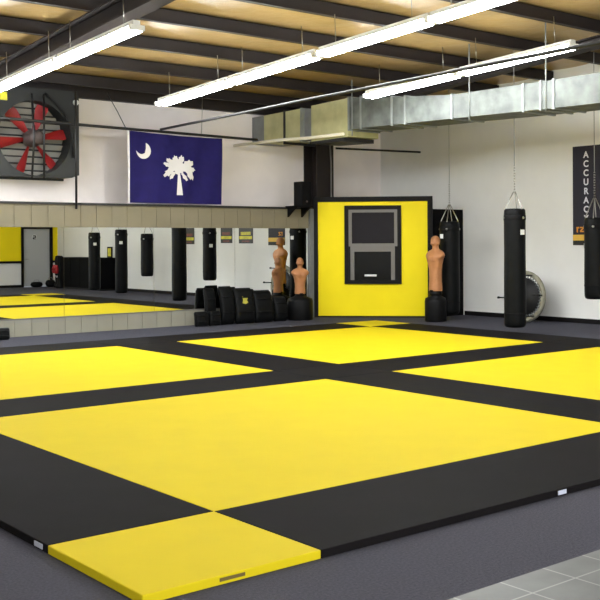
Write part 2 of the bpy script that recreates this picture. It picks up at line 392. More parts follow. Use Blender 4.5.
# ------------------------------------------------------------------ strip lights
LZ = 3.83
def make_light(name, L, label, x, y0, group, chains=True):
    z = LZ + .05 * (12.9 - (y0 - L / 2))
    t = thing(name, label, 'light', (x, y0 - L / 2, z), 0, group); t.rotation_euler = (radians(-2.86), 0, 0)
    h = L / 2 - .01
    m = MB(); m.box(-.05, .05, -h, h, .045, .105, bevel=.004); m.box(-.075, .075, -h, h, .037, .045)
    m.build('housing', M['fixture'], t)
    for s in (-1, 1): MB().tube([(s * .065, -h + .04, 0), (s * .065, h - .04, 0)], .032, 10).build('tube', M['tube'], t)
    for s in (-1, 1): MB().box(-.1, .1, s * h - .018, s * h + .018, -.02, .045).build('end_socket', M['fixture'], t)
    if chains:
        for s in (-.7, .7): MB().tube([(0, s * h, .10), (0, s * h, .50)], .006, 6).build('hanging_rod', M['chain'], t)
    return t
L8 = 2.185
rowsL = {2.80: [12.69, 10.49, 8.29], 5.62: [10.58, 8.38, 6.12, 3.92], 8.33: [8.28, 6.05]}
ll = {(2.80,0): 'left strip light under the big rafter, far end cut by the photo edge', (2.80,1): 'left strip light under the big rafter, middle one above the fan', (2.80,2): 'left strip light under the big rafter, end nearest the camera',
      (5.62,0): 'middle strip light, far end of the long row above the flag', (5.62,1): 'middle strip light, second of the long row', (5.62,2): 'middle strip light, third of the long row', (5.62,3): 'middle strip light, last of the long row, nearest the camera',
      (8.33,0): 'right strip light above the far part of the metal duct', (8.33,1): 'right strip light above the near part of the metal duct'}
first = None
for x, ysl in rowsL.items():
    for i, y0 in enumerate(ysl):
        if first is None: first = make_light('strip_light', L8, ll[(x,i)], x, y0, 'fluorescent strip lights')
        else:
            y = y0 - L8/2
            r = dup(first, (x, y, LZ + .05 * (12.9 - y)), 0, ll[(x,i)]); r.rotation_euler = (radians(-2.86), 0, 0)
for x, y in ((0.0, 9.0), (-3.0, 4.5), (2.8, 2.2), (5.62, -.3), (8.33, .6), (8.33, -3.4), (0.0, -.5)):  # out-of-view fixtures added to give the room more light
    r = dup(first, (x, y, LZ + .05 * (12.9 - y) + .1), 0, 'unseen strip light added for illumination, over the near or left part of the room'); r.rotation_euler = (radians(-2.86), 0, 0)

# ------------------------------------------------------------------ duct
dx0 = 9.1
t = thing('air_duct', 'silver and greenish metal air duct hung under the ceiling at right', 'duct', (9.4, 7.5, 3.6))
def dsec(y0, y1, b0, b1, t0, t1, x1=.75, off=0.0):
    rings = [[Vector((dx0 - off, y, b)), Vector((dx0 + x1, y, b)), Vector((dx0 + x1, y, tt)), Vector((dx0 - off, y, tt))] for y, b, tt in ((y0, b0, t0), (y1, b1, t1))]
    return [[v - Vector((9.4, 7.5, 3.6)) for v in r] for r in rings]
secs = [(-1.5, 3.0, 3.56, 3.57, 4.02, 4.02, 'galv'), (3.0, 4.85, 3.57, 3.59, 4.02, 4.02, 'galv'), (4.85, 7.0, 3.59, 3.635, 4.02, 4.03, 'galv'), (7.0, 8.55, 3.635, 3.66, 4.03, 4.16, 'galv'),
        (8.55, 9.72, 3.66, 3.68, 4.16, 4.28, 'galv')]
for s in secs: MB().loft(dsec(*s[:6]), 0, False).build('duct_section', M[s[6]], t)
for y, b, tt in ((4.85, 3.59, 4.02), (5.1, 3.595, 4.02), (5.45, 3.60, 4.02), (7.0, 3.635, 4.03), (8.15, 3.65, 4.13), (8.5, 3.66, 4.16), (9.35, 3.67, 4.25), (9.7, 3.675, 4.27), (2.9, 3.57, 4.02)):
    MB().loft(dsec(y - .018, y + .018, b - .02, b - .02, tt + .02, tt + .02, .77, .02), 0, False).build('duct_seam', M['galv_seam'], t)
MB().loft(dsec(9.72, 10.85, 3.55, 3.54, 4.27, 4.24), 0, False).build('duct_section', M['duct_green'], t)
MB().loft(dsec(10.85, 11.15, 3.56, 3.57, 4.2, 4.2, .7, -.05), 0, False).build('duct_collar', M['duct_grey'], t)
MB().loft(dsec(11.15, 12.45, 3.58, 3.62, 4.22, 4.2), 0, False).build('duct_section', M['duct_green'], t)
MB().loft(dsec(12.45, 12.88, 3.62, 3.63, 4.2, 4.2), 0, False).build('duct_collar', M['duct_grey'], t)
MB().loft(dsec(11.70, 11.75, 3.55, 3.55, 4.25, 4.25, .77, .02), 0, False).build('duct_strap', M['pipe_dark'], t)
MB().loft(dsec(11.13, 11.18, 3.55, 3.55, 4.23, 4.23, .77, .025), 0, False).build('duct_seam', M['galv_seam'], t)
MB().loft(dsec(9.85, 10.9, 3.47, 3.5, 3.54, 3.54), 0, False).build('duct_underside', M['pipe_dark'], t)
for y in (1.0, 5.0, 6.6, 9.6): 
    MB().tube([(dx0 - 9.4 - .005, y - 7.5, -.05), (dx0 - 9.4 - .005, y - 7.5, roof(y) - 3.55)], .012, 6).build('duct_hanger', M['galv_seam'], t)

# pipes
def pipe(label, pts, r, m, joints=(), nm='pipe'):
    o = MB().tube(pts, r, 10).build(nm, m); tag(o, label, 'pipe')
    return o
pipe('black pipe running level along the back wall, carrying the flag', [(1.5, 11.97, 3.71), (5.76, 11.97, 3.66), (8.6, 11.97, 3.63)], .026, M['pipe_dark'])
pipe('long dark pipe crossing in front of the metal duct toward the camera', [(6.35, 11.85, 3.68), (5.68, 6.68, 3.6), (5.55, 3.72, 3.6), (5.3, -1.0, 3.6)], .022, M['pipe_dark'])
pipe('white pipe slanting from the back wall along the greenish duct', [(8.66, 12.9, 3.585), (8.86, 11.5, 3.61), (9.0, 10.8, 3.60), (9.05, 9.8, 3.60)], .032, M['pipe_white'])
pipe('dark vertical pipe standing between the fan and the flag', [(4.72, 11.93, 2.18), (4.72, 11.93, 4.25)], .02, M['pipe_dark'])
pipe('thin dark rod sticking out beyond the duct over the yellow wall', [(10.95, 12.38, 3.62), (12.715, 11.55, 3.57)], .022, M['pipe_dark'])
o = MB().tube([(5.72, 11.99, 3.66), (5.71, 12.3, 4.0), (5.7, 12.7, 4.4)], .008, 6).build('cable', M['pipe_dark']); tag(o, 'thin dark cable rising from the flag\'s upper left corner', 'cable')
o = MB().tube([(7.3, 11.97, 3.62), (7.35, 12.0, 4.55)], .006, 6).build('hanging_rod', M['chain']); tag(o, 'thin rod holding the black pipe above the flag', 'rod')

# ------------------------------------------------------------------ exhaust fan
fc = Vector((4.10, 12.0, 3.43)); fy = 12.55
fan = thing('exhaust_fan', 'large wall exhaust fan with red blades and dark square housing', 'fan', (4.2, 12.6, 3.44))
O = Vector((4.2, 12.6, 3.44)); R0 = .66; hx, hz0, hz1 = .82, -.68, .88
m = MB()            # housing: square plate with a round hole and a short barrel
n = 48; sq = []; ci = []
for j in range(n):
    a = 2 * pi * j / n; c, s_ = cos(a), sin(a); kx = (hx / abs(c)) if abs(c) > 1e-6 else 9; kz = ((hz1 if s_ > 0 else -hz0) / abs(s_)) if abs(s_) > 1e-6 else 9
    q = min(kx, kz); sq.append((c * q, s_ * q)); ci.append((c * R0, s_ * R0))
V0 = [Vector((x, -.15, z)) for x, z in sq] + [Vector((x, -.15, z)) for x, z in ci] + [Vector((x, .2, z)) for x, z in ci] + [Vector((x, .28, z)) for x, z in sq]
fs = []
for a_, b_ in ((0, 1), (1, 2), (0, 3)):
    for j in range(n): fs.append((a_*n+j, a_*n+(j+1)%n, b_*n+(j+1)%n, b_*n+j))
m.add(V0, fs); m.build('housing', M['fan_dark'], fan)
m = MB(); m.box(-.7, .7, .24, .27, -.72, .72, 1)
for k in range(11):
    z = -.62 + k * .124; mt = Matrix.Translation((0, .2, z)) @ Matrix.Rotation(radians(35), 4, 'X'); m.box(-.66, .66, -.006, .006, -.05, .05, 0, mt)
m.build('shutter', [M['louvre'], M['fan_dark']], fan)
for k in range(6):
    a = radians(10 + 60 * k); m = MB(); rings = []
    for r, w_, tw in ((.13, .08, 50), (.25, .13, 42), (.42, .18, 34), (.56, .22, 28), (.63, .19, 25)):
        tw = radians(tw); ring = []
        for u, th in ((-.5, -.004), (0, -.012), (.5, -.004), (.5, .004), (0, -.004), (-.5, .004)):
            y = u * w_ * sin(tw) + th; sx = u * w_ * cos(tw)
            ring.append(Vector((r * cos(a) - sx * sin(a), y + .02, r * sin(a) + sx * cos(a))))
        rings.append(ring)
    m.loft(rings, 0, False).build('blade', M['fan_red'], fan)
m = MB(); mt = frame_mtx((0, 0, 0), (1,0,0), (0,0,1), (0,-1,0))
m.lathe([(.05, -.1), (.15, -.08), (.16, .05), (.13, .1), (.13, .26), (.1, .3)], 20, 0, mt); m.build('motor', M['motor'], fan)
m = MB()
m.tube([(-.10, -.24, R0 + .1), (-.08, -.3, .0), (-.10, -.24, -R0 - .06)], .02, 8); m.tube([(.12, -.24, R0 + .1), (.10, -.3, .0), (.12, -.24, -R0 - .06)], .02, 8)
m.build('motor_strut', M['pipe_dark'], fan)
m = MB(); m.tube([(.18, -.18, R0 + .14), (.32, -.2, R0 + .02), (.55, -.19, .45), (.68, -.2, .05), (.70, -.19, -.32)], .022, 8); m.build('power_cord', M['rubber'], fan)
m = MB(); m.lathe([(.05, 0), (.05, .05), (.035, .06)], 14, 0, frame_mtx((.75, -.15, .68), (1,0,0), (0,0,1), (0,-1,0))); m.build('junction_cap', M['fixture'], fan)
MB().box(-.62, -.50, -.158, -.149, .62, .76).build('warning_sticker', M['poster_yellow'], fan)

# ------------------------------------------------------------------ flag
FX0, FX1, FZ1, FZ0, FY = 5.72, 7.73, 3.60, 2.315, 11.93
flag = thing('flag', 'navy blue flag with white crescent and palm tree hanging from pipe', 'flag', (FX0, FY, FZ0))
def fw(u, v): return .022 * sin(u * 9 + v * 2.2) * (1 - .5 * v) + .012 * sin(u * 21 - v * 4)
FW, FH = FX1 - FX0, FZ1 - FZ0
def fpt(u, v, off=0.0):      # u,v in 0..1 ; v up
    sag = -.018 * sin(pi * u) * v
    return Vector((u * FW, fw(u, v) + off, v * (FH + .03 * (1 - u)) + sag))
def grid(u0, u1, nu, nv, off, th=.004):
    m = MB(); vs = []; fs = []
    for i in range(nu + 1):
        for j in range(nv + 1): vs.append(fpt(u0 + (u1 - u0) * i / nu, j / nv, off))
    for i in range(nu):
        for j in range(nv): fs.append((i*(nv+1)+j, (i+1)*(nv+1)+j, (i+1)*(nv+1)+j+1, i*(nv+1)+j+1))
    m.add(vs, fs, 0, True); n_ = len(vs); m.add([v + Vector((0, th, 0)) for v in vs], fs, 0, True)
    return m
grid(.02, 1, 60, 20, 0).build('cloth', M['flag_blue'], flag)
grid(0, .02, 1, 20, 0).build('header_band', M['flag_white'], flag)
def flag_poly(polys, name):
    bm = bmesh.new()
    for poly in polys:
        vs = [bm.verts.new((p[0], 0, p[1])) for p in poly]; bm.faces.new(vs)
    bmesh.ops.triangulate(bm, faces=bm.faces[:])
    for _ in range(2): bmesh.ops.subdivide_edges(bm, edges=bm.edges[:], cuts=1)
    bmesh.ops.triangulate(bm, faces=bm.faces[:]); bm.verts.index_update()
    vs = [fpt(v.co.x / FW, v.co.z / FH, -.006) for v in bm.verts]; fs = [tuple(v.index for v in f.verts) for f in bm.faces]; bm.free()
    m = MB(); m.add(vs, fs); m.add([v + Vector((0, .004, 0)) for v in vs], fs); return m.build(name, M['flag_white'], flag)
def fxy(px, py):     # position measured on the flag: fractions of the zoomed view
    return ((px - 40) / 520 * FW, (420 - py) / 385 * FH)
cres = []
c0 = fxy(122, 135); Ro = .15; 
for k in range(17): a = radians(72 - k * (247 / 16)); cres.append((c0[0] + Ro * cos(a), c0[1] + Ro * sin(a)))
a0 = cres[0]; a1 = cres[-1]
ci_ = (c0[0] - .045, c0[1] + .058)
r0 = sqrt((a0[0]-ci_[0])**2 + (a0[1]-ci_[1])**2); s1 = atan2(a1[1]-ci_[1], a1[0]-ci_[0]); s0 = atan2(a0[1]-ci_[1], a0[0]-ci_[0])
r1 = sqrt((a1[0]-ci_[0])**2 + (a1[1]-ci_[1])**2)
if s1 > s0: s1 -= 2 * pi
inner = [(ci_[0] + (r1 + (r0-r1)*k/12) * cos(s1 + (s0-s1)*k/12), ci_[1] + (r1 + (r0-r1)*k/12) * sin(s1 + (s0-s1)*k/12)) for k in range(1, 12)]
flag_poly([cres + inner], 'crescent')
tr = []
tr.append([fxy(*p) for p in ((307, 250), (318, 250), (317, 350), (330, 372), (297, 372), (309, 350))])       # trunk
def lobe(cx, cy, rx, ry, rot, nspk=7, seed=0):
    rnd = random.Random(seed); pts = []
    n_ = nspk * 2
    for k in range(n_):
        a = 2 * pi * k / n_; rr = .95 + rnd.random() * .12 if k % 2 == 0 else .68 + rnd.random() * .14
        x, y = rx * rr * cos(a), ry * rr * sin(a); c, s_ = cos(radians(rot)), sin(radians(rot))
        pts.append(fxy(cx + x * c - y * s_, cy + x * s_ + y * c))
    return pts
tr += [lobe(312, 215, 44, 42, 0, 12, 1), lobe(262, 240, 46, 20, -40, 9, 2), lobe(372, 244, 20, 46, -22, 9, 3), lobe(296, 172, 18, 26, -10, 7, 4), lobe(326, 172, 16, 28, 15, 7, 5), lobe(362, 198, 36, 26, -38, 8, 6),
       lobe(250, 205, 30, 13, 22, 7, 7), lobe(343, 268, 11, 30, -35, 6, 8), lobe(268, 188, 32, 17, 38, 8, 9), lobe(276, 262, 26, 11, -60, 6, 10), lobe(385, 222, 24, 14, 10, 6, 11)]
for k_, pl in enumerate(tr): pass
flag_poly(tr, 'palm_tree')

# ------------------------------------------------------------------ speaker on its wall shelf
sp = thing('loudspeaker', 'black loudspeaker box on the wall shelf left of yellow wall', 'speaker', (9.60, 11.8, 2.315))
m = MB(); m.box(-.12, .12, -.13, .15, 0, .50, bevel=.012); m.build('cabinet', M['speaker'], sp)
m = MB(); m.box(-.105, .105, -.14, -.128, .03, .47); m.build('grille', M['black_paint'], sp)
MB().lathe([(.02, 0), (.02, .012)], 12, 0, frame_mtx((.0, -.14, .09), (1,0,0), (0,0,1), (0,-1,0))).build('port', M['motor'], sp)
sh = thing('wall_shelf', 'small black bracket shelf under the loudspeaker', 'shelf', (9.55, 11.8, 2.29))
MB().box(-.27, .22, -.14, .165, 0, .025).build('board', M['black_paint'], sh)
for x in (-.2, .15):
    m = MB(); m.prism([(.165, 0), (-.12, 0), (.165, -.2)], -.02, .02, frame_mtx((x, 0, 0), (0,1,0), (0,0,1), (1,0,0))); m.build('bracket', M['black_paint'], sh)

# ------------------------------------------------------------------ punching bags
def chain_mb(p0, p1, link=.055, r=.006):
    m = MB(); p0, p1 = Vector(p0), Vector(p1); d = p1 - p0; n_ = max(1, int(d.length / (link * .78))); d.normalize()
    a = d.cross(Vector((.3, 1, .1))).normalized(); b = d.cross(a)
    for k in range(n_):
        c = p0 + (p1 - p0) * ((k + .5) / n_); s = a if k % 2 == 0 else b
        pts = [c + d * (link * .55 * cos(q * pi / 4)) + s * (link * .32 * sin(q * pi / 4)) for q in range(8)]
        m.tube(pts, r, 5, closed=True)
    return m
def bag(label, x, y, z0, z1, r, apex, logo_dir=None, logo_z=.3, straps=3, chain=True, rot=0, group='hanging punching bags'):
    t = thing('punching_bag', label, 'punching bag', (x, y, z0), rot, group); h = z1 - z0
    prof = [(r*.72, 0), (r*.9, .012), (r*.98, .05), (r, .12), (r*1.015, h*.3), (r*.985, h*.6), (r, h-.1), (r*.97, h-.03), (r*.86, h-.004)]
    m = MB(); m.lathe(prof, 32); m.build('bag_body', M['leather'], t)
    m = MB(); m.lathe([(r*1.02, h-.2), (r*1.025, h-.195), (r*1.02, h-.12), (r*1.0, h-.115)], 32); m.build('collar_band', M['leather_worn'], t)
    m = MB(); m.lathe([(r*1.021, .22), (r*1.028, .225), (r*1.028, .24), (r*1.021, .245)], 32); m.build('stitched_seam', M['leather_worn'], t)
    for k in range(straps):
        a = 2 * pi * k / straps + .5
        st = MB().tube([(r*.9*cos(a), r*.9*sin(a), h-.06), (r*.86*cos(a), r*.86*sin(a), h+.01), (.02*cos(a), .02*sin(a), h+apex)], .009, 6).build('hanging_strap', M['chain'], t)
        MB().lathe([(.022, 0), (.022, .008)], 10, 0, frame_mtx((r*1.03*cos(a), r*1.03*sin(a), h-.16), (-sin(a), cos(a), 0), (0,0,1), (cos(a), sin(a), 0))).build('rivet', M['chain'], st)
    if chain:
        top = roof(y) + .17 - z0
        chain_mb((0, 0, h + apex), (0, 0, h + apex + .45)).build('chain', M['chain'], t)
        MB().tube([(0, 0, h + apex + .44), (0, 0, top)], .007, 6).build('hanging_cable', M['strap'], t)
    if logo_dir is not None:
        m = MB(); w_ = .16; vs = []; fs = []; n_ = 6
        for i in range(n_ + 1):
            a = logo_dir + (i / n_ - .5) * .5
            for zz in (logo_z, logo_z + .085): vs.append(((r*1.02) * cos(a), (r*1.02) * sin(a), h - zz))
        for i in range(n_): fs.append((2*i, 2*i+2, 2*i+3, 2*i+1))
        m.add(vs, fs, 0, True); m.add([(v[0]*1.012, v[1]*1.012, v[2]) for v in vs], fs, 0, True)
        lg = m.build('logo_patch', M['white_patch'], t)
    return t
bag('slim black punching bag hanging low in front of the mini trampoline', 10.05, 6.47, .12, 2.13, .185, .28, radians(-95), .36, group='black punching bags')
bag('black punching bag beside the tan dummy and the yellow wall', 11.52, 9.47, .12, 1.98, .2, .33, radians(172), .26, 4, group='black punching bags')
bag('black punching bag at the right edge over the dark banner', 11.36, 5.80, .57, 1.98, .18, .33, radians(110), .45, 4, group='black punching bags')
bag('short black punching bag seen in the mirror, third from left', 11.4, 2.36, .60, 1.84, .18, .3, None, group='black punching bags')
bag('long black punching bag seen in the mirror, second from left', 11.4, .78, .06, 1.98, .185, .3, radians(120), .36, group='black punching bags')
bag('black punching bag seen in the mirror before the dark cabinet', 11.15, -.5, .12, 1.90, .18, .3, radians(110), .32, group='black punching bags')

# ------------------------------------------------------------------ tan training dummies
def gauss(d, s): return math.exp(-(d / s) ** 2)
def dummy(label, x, y, z0, h, yaw, skin, legs, base_h, base_r):
    """torso with head; front is local -y ; h = torso bottom to crown"""
    t = thing('training_dummy', label, 'training dummy', (x, y, 0), yaw, 'tan rubber training dummies')
    N = 40; H = h; WS = .92 if legs else .8
    hd = .255 if not legs else .26                       # head height
    zc = H - hd
    # (z, half width, half depth, y centre, squareness)
    if legs: low = [(.30, .185, .125, .0, 2.3), (.36, .19, .13, .0, 2.3), (.43, .175, .12, 0, 2.3), (.52, .16, .11, 0, 2.3)]
    else: low = [(0, .17, .115, 0, 2.4), (.04, .172, .118, 0, 2.4), (.12, .165, .115, 0, 2.4), (.2, .16, .11, 0, 2.3)]
    zs = zc - .06                                        # shoulder line
    mid = [(zs - .36, .165, .112, 0, 2.3), (zs - .27, .18, .12, -.004, 2.4), (zs - .18, .205, .132, -.008, 2.5), (zs - .11, .235, .13, -.006, 2.5),
           (zs - .06, .25, .118, 0, 2.4), (zs - .02, .245, .105, .004, 2.3), (zs + .015, .2, .09, .008, 2.2), (zs + .035, .13, .078, .01, 2.1), (zs + .055, .082, .068, .01, 2), (zs + .085, .066, .064, .006, 2), (zs + .115, .064, .064, 0, 2)]
    hz = zc
    head = [(hz + .015, .062, .07, -.012, 2), (hz + .03, .068, .085, -.02, 2), (hz + .055, .074, .096, -.016, 2), (hz + .09, .079, .1, -.008, 2), (hz + .13, .082, .102, 0, 2), (hz + .17, .081, .1, .002, 2), (hz + .2, .074, .092, .002, 2), (hz + .228, .056, .07, .002, 2), (hz + .248, .028, .036, .002, 2), (hz + .255, .006, .008, .002, 2)]
    prof = low + mid + [q for q in head if q[0] > zs + .12]
    rings_p = []
    for a, b in zip(prof[:-1], prof[1:]):                # densify
        kk = max(1, int((b[0] - a[0]) / .012))
        for k in range(kk):
            u = k / kk; s = u * u * (3 - 2 * u) if (b[0]-a[0]) > .03 else u
            rings_p.append(tuple(a[i] + (b[i] - a[i]) * (u if i == 0 else s) for i in range(5)))
    rings_p.append(prof[-1])
    rings = []
    for (z, wx, wy, yc, e) in rings_p:
        ring = []
        for j in range(N):
            a = 2 * pi * j / N; c, s = cos(a), sin(a)
            X = wx * math.copysign(abs(c) ** (2 / e), c); Y = yc + wy * math.copysign(abs(s) ** (2 / e), s)
            front = max(0, -s); back = max(0, s)
            # chest, abdomen, spine
            Y -= .022 * front * (gauss(abs(X) - .095, .07) * gauss(z - (zs - .13), .065))
            Y += .014 * front * gauss(X, .025) * gauss(z - (zs - .14), .09)
            Y += .006 * front * gauss(X, .018) * gauss(z - (zs - .33), .12)
            Y += .012 * front * gauss(z - (zs - .2), .018) * gauss(abs(X) - .09, .07)
            Y -= .016 * back * gauss(X, .022) * gauss(z - (zs - .2), .22)
            Y += .014 * back * gauss(abs(X) - .1, .06) * gauss(z - (zs - .1), .08)
            # arm stubs
            sx = math.copysign(1, c) * max(0, abs(c) - .55) / .45
            X += .045 * sx * gauss(z - (zs - .075), .055)
            # face
            if z > hz + .005:
                f = front
                Y -= .026 * f * gauss(X, .014) * gauss(z - (hz + .098), .02)          # nose tip
                Y -= .012 * f * gauss(X, .011) * gauss(z - (hz + .125), .02)
                Y += .014 * f * gauss(abs(X) - .032, .016) * gauss(z - (hz + .128), .014)   # eye sockets
                Y -= .007 * f * gauss(abs(X) - .03, .03) * gauss(z - (hz + .15), .01)       # brow
                Y -= .007 * f * gauss(X, .022) * gauss(z - (hz + .062), .01)
                Y += .008 * f * gauss(X, .024) * gauss(z - (hz + .072), .005)               # mouth line
                Y -= .012 * f * gauss(X, .022) * gauss(z - (hz + .03), .014)                # chin
                X += math.copysign(1, c) * .014 * gauss(abs(c) - 1, .12) * gauss(z - (hz + .11), .028)   # ears
            hw_ = min(1, max(0, (z - zs - .05) / .07)); ring.append(Vector((X * (WS + (1.02 - WS) * hw_), Y, z + z0)))
        rings.append(ring)
    m = MB(); m.loft(rings)
    if legs:
        for sx in (-1, 1):
            lr = []
            for (z, r_, xo) in ((0, .082, .088), (.02, .088, .088), (.12, .096, .09), (.24, .1, .092), (.33, .1, .09), (.4, .085, .08)):
                lr.append([Vector((sx * xo + r_ * cos(2*pi*j/24), r_ * 1.12 * sin(2*pi*j/24), z + z0)) for j in range(24)])
            m.loft(lr)
    m.build('torso', skin, t)
    m = MB(); b = base_h
    m.lathe([(base_r*.96, 0), (base_r, .03), (base_r, b*.72), (base_r*.93, b*.82), (base_r*.5, b*.9), (.13, b*.94), (.12, z0 + .02)], 36); m.build('base', M['base_plastic'], t)
    return t
YAW = -.55
dummy('tan armless training dummy on black base beside the right edge of the yellow wall', 11.05, 9.40, .60, 1.09, -1.6, M['skin'], False, .56, .215)
sd = dummy('short tan training dummy in front of the mirror, left of the yellow wall', 9.385, 11.62, .66, .92, -.35, M['skin_dark'], False, .66, .33); sd.scale = (.8, .8, .8)

# ------------------------------------------------------------------ mini trampoline standing on its rim
t = thing('mini_trampoline', 'round mini trampoline on its edge, half hidden behind the slim punching bag', 'trampoline', (12.1, 8.02, 0)); t.rotation_euler = (0, radians(3), 0)
RT = .50
def ringx(Rr_, r, n=56, nn_=10):
    m = MB(); m.tube([(0, Rr_ * cos(2*pi*j/n), RT + Rr_ * sin(2*pi*j/n)) for j in range(n)], r, nn_, closed=True); return m
m = MB(); n = 56; vs = []; fs = []
prof = [(.405, -.02), (.42, -.035), (.46, -.045), (.49, -.035), (.50, 0), (.49, .03), (.46, .035), (.41, .02)]
for j in range(n):
    a = 2 * pi * j / n
    for (r, x) in prof: vs.append((x, r * cos(a), RT + r * sin(a)))
k = len(prof)
for j in range(n):
    for i in range(k): fs.append((j*k+i, j*k+(i+1)%k, ((j+1)%n)*k+(i+1)%k, ((j+1)%n)*k+i))
m.add(vs, fs, 0, True); m.build('padded_rim', M['tyre_tread'], t)
for j in range(36):
    a = 2 * pi * j / 36; m = MB(); m.tube([(-.012, .355 * cos(a), RT + .355 * sin(a)), (-.012, .42 * cos(a), RT + .42 * sin(a))], .013, 6)
    m.build('spring', M['galv_seam'], t)
m = MB(); m.lathe([(.365, 0), (.365, .012)], 40, 0, frame_mtx((-.006, 0, RT), (0,1,0), (0,0,1), (1,0,0))); m.build('jumping_mat', M['rubber'], t)
for a in (-5, 55, 115, 175, 235, 295):
    a = radians(a); y, z = .45 * cos(a), RT + .45 * sin(a)
    lg = MB().tube([(-.03, y, z), (-.25, y, z)], .013, 8).build('leg', M['rubber'], t)
    MB().tube([(-.25, y, z), (-.29, y, z)], .022, 8).build('rubber_foot', M['rubber'], lg)

# ------------------------------------------------------------------ banner and posters on the right wall
bn = thing('banner', 'dark navy wall banner lettered ACCURACY behind the right bag', 'banner', (XR - .006, 6.94, 1.49))
MB().box(-.012, .004, -.36, .37, 0, 1.89).build('cloth', M['banner'], bn)
MB().box(-.016, -.011, -.36, .37, 0, .09).build('bottom_band', M['banner_dark'], bn)
MB().box(-.016, -.011, -.36, .37, .09, .20).build('amber_band', M['amber'], bn)
for i, ch in enumerate('ACCURACY'):
    z = 1.715 - i * .173
    letters(ch, .17, M['lettering'], bn, frame_mtx((-.014, .055, z), (0,-1,0), (0,0,1), (-1,0,0)), 'letter', bold=.004)
m = MB(); mt = frame_mtx((-.014, .2, .30), (0,-1,0), (0,0,1), (-1,0,0))
m.prism([(-.08,-.05),(-.05,-.06),(-.05,.02),(-.02,.02),(-.02,.05),(-.085,.05),(-.085,.02),(-.08,.02)], 0, .004, mt)
m.prism([(.0,-.05),(.09,-.05),(.09,-.025),(.035,-.025),(.09,.02),(.08,.05),(.0,.05),(.0,.025),(.055,.025),(.0,-.02)], 0, .004, mt)
m.build('emblem', M['orange'], bn)
for i, (y0, y1, z0, z1, lb) in enumerate(((2.25, 2.80, 1.52, 2.0, 'dark poster with yellow band, leftmost in the mirror'), (4.24, 4.82, 1.55, 2.02, 'dark poster with yellow band, middle one in the mirror'), (5.16, 5.84, 1.54, 2.02, 'dark poster with yellow band, rightmost and widest in the mirror'))):
    p = thing('poster', lb, 'poster', (XR - .006, (y0+y1)/2, z0), 0, 'posters on the right wall'); hw, hh = (y1-y0)/2, z1-z0
    MB().box(-.008, .004, -hw, hw, 0, hh).build('sheet', M['poster'], p)
    MB().box(-.011, -.007, -hw*.92, hw*.92, hh*.24, hh*.42).build('yellow_band', M['poster_yellow'], p)
    MB().box(-.011, -.007, -hw*.7, hw*.7, hh*.48, hh*.66).build('print_block', M['poster_red' if i != 2 else 'poster_yellow'], p)
    MB().box(-.011, -.007, -hw*.55, hw*.55, hh*.08, hh*.16).build('print_block', M['poster_red'], p)

# ------------------------------------------------------------------ pads leaning below the mirrors
def pad(label, x, w, h, th, lean, y=11.62, logo=None, rz=0, curve=.05, name='kick_shield', cat='kick shield'):
    t = thing(name, label, cat, (x, y, 0), rz, 'black pads along the mirror wall')
    mt = Matrix.Rotation(radians(-lean), 4, 'X'); rings = []; n_ = 12
    for i in range(n_ + 1):
        v = i / n_; z = v * h; bow = -curve * sin(pi * v); ed = min(1, sqrt(max(0, 1 - ((abs(v - .5) - .40) / .10) ** 2)) if abs(v - .5) > .40 else 1); ed = max(ed, .35)
        ring = []
        for j in range(24):
            a = 2 * pi * j / 24; c, s = cos(a), sin(a)
            X = w / 2 * (.86 + .14 * ed) * math.copysign(abs(c) ** .45, c); Y = bow + th / 2 * ed * math.copysign(abs(s) ** .5, s)
            ring.append(mt @ Vector((X, Y, z)))
        rings.append(ring)
    MB().loft(rings).build('pad_body', M['leather'], t)
    m = MB()
    for vv in (.3, .7):
        z = vv * h; Yb = -curve * sin(pi * vv) - th / 2
        m.tube([mt @ Vector((-w*.46, Yb + .03, z)), mt @ Vector((-w*.3, Yb - .012, z)), mt @ Vector((w*.3, Yb - .012, z)), mt @ Vector((w*.46, Yb + .03, z))], .012, 6)
    m.build('pad_strap', M['leather_worn'], t)
    if logo:
        m = MB(); z = .62 * h; Yb = -curve * sin(pi * .62) - th / 2 - .004
        m.prism([(-.06,-.05),(.01,-.07),(.07,-.04),(.04,0),(.08,.06),(.0,.05),(-.05,.08),(-.04,.01)], 0, .008, mt @ frame_mtx((-.02, Yb, z), (1,0,0), (0,0,1), (0,-1,0))); m.build('pad_logo', logo, t)
    return t
pad('small square black pad, first of the row, nearest the beige panel', 7.05, .27, .28, .13, 6, 11.6, M['leather_worn'], 0, .01, 'focus_pad', 'pad')
pad('small square black pad, second of the row below the mirrors', 7.34, .25, .28, .13, 6, 11.6, M['leather_worn'], 0, .01, 'focus_pad', 'pad')
pad('small black pad at the photo\'s left edge by the pale panel', 3.27, .22, .2, .12, 6, 11.6, None, 0, .01, 'focus_pad', 'pad')
pad('narrow tall black shield standing behind the two small square pads', 7.38, .24, .70, .10, 2, 11.86, None, .1)
pad('tall black shield between the small pads and the logo pad', 7.66, .29, .74, .13, 8, 11.66, None, .0)
pad('black shield with olive yellow logo under the mirrors', 8.03, .42, .70, .15, 12, 11.6, M['olive_logo'], -.05)
pad('wide black shield right of the one with the olive logo', 8.47, .44, .64, .16, 12, 11.6)
pad('low black shield, last of the row, left of the short tan dummy', 8.87, .30, .50, .17, 12, 11.6)

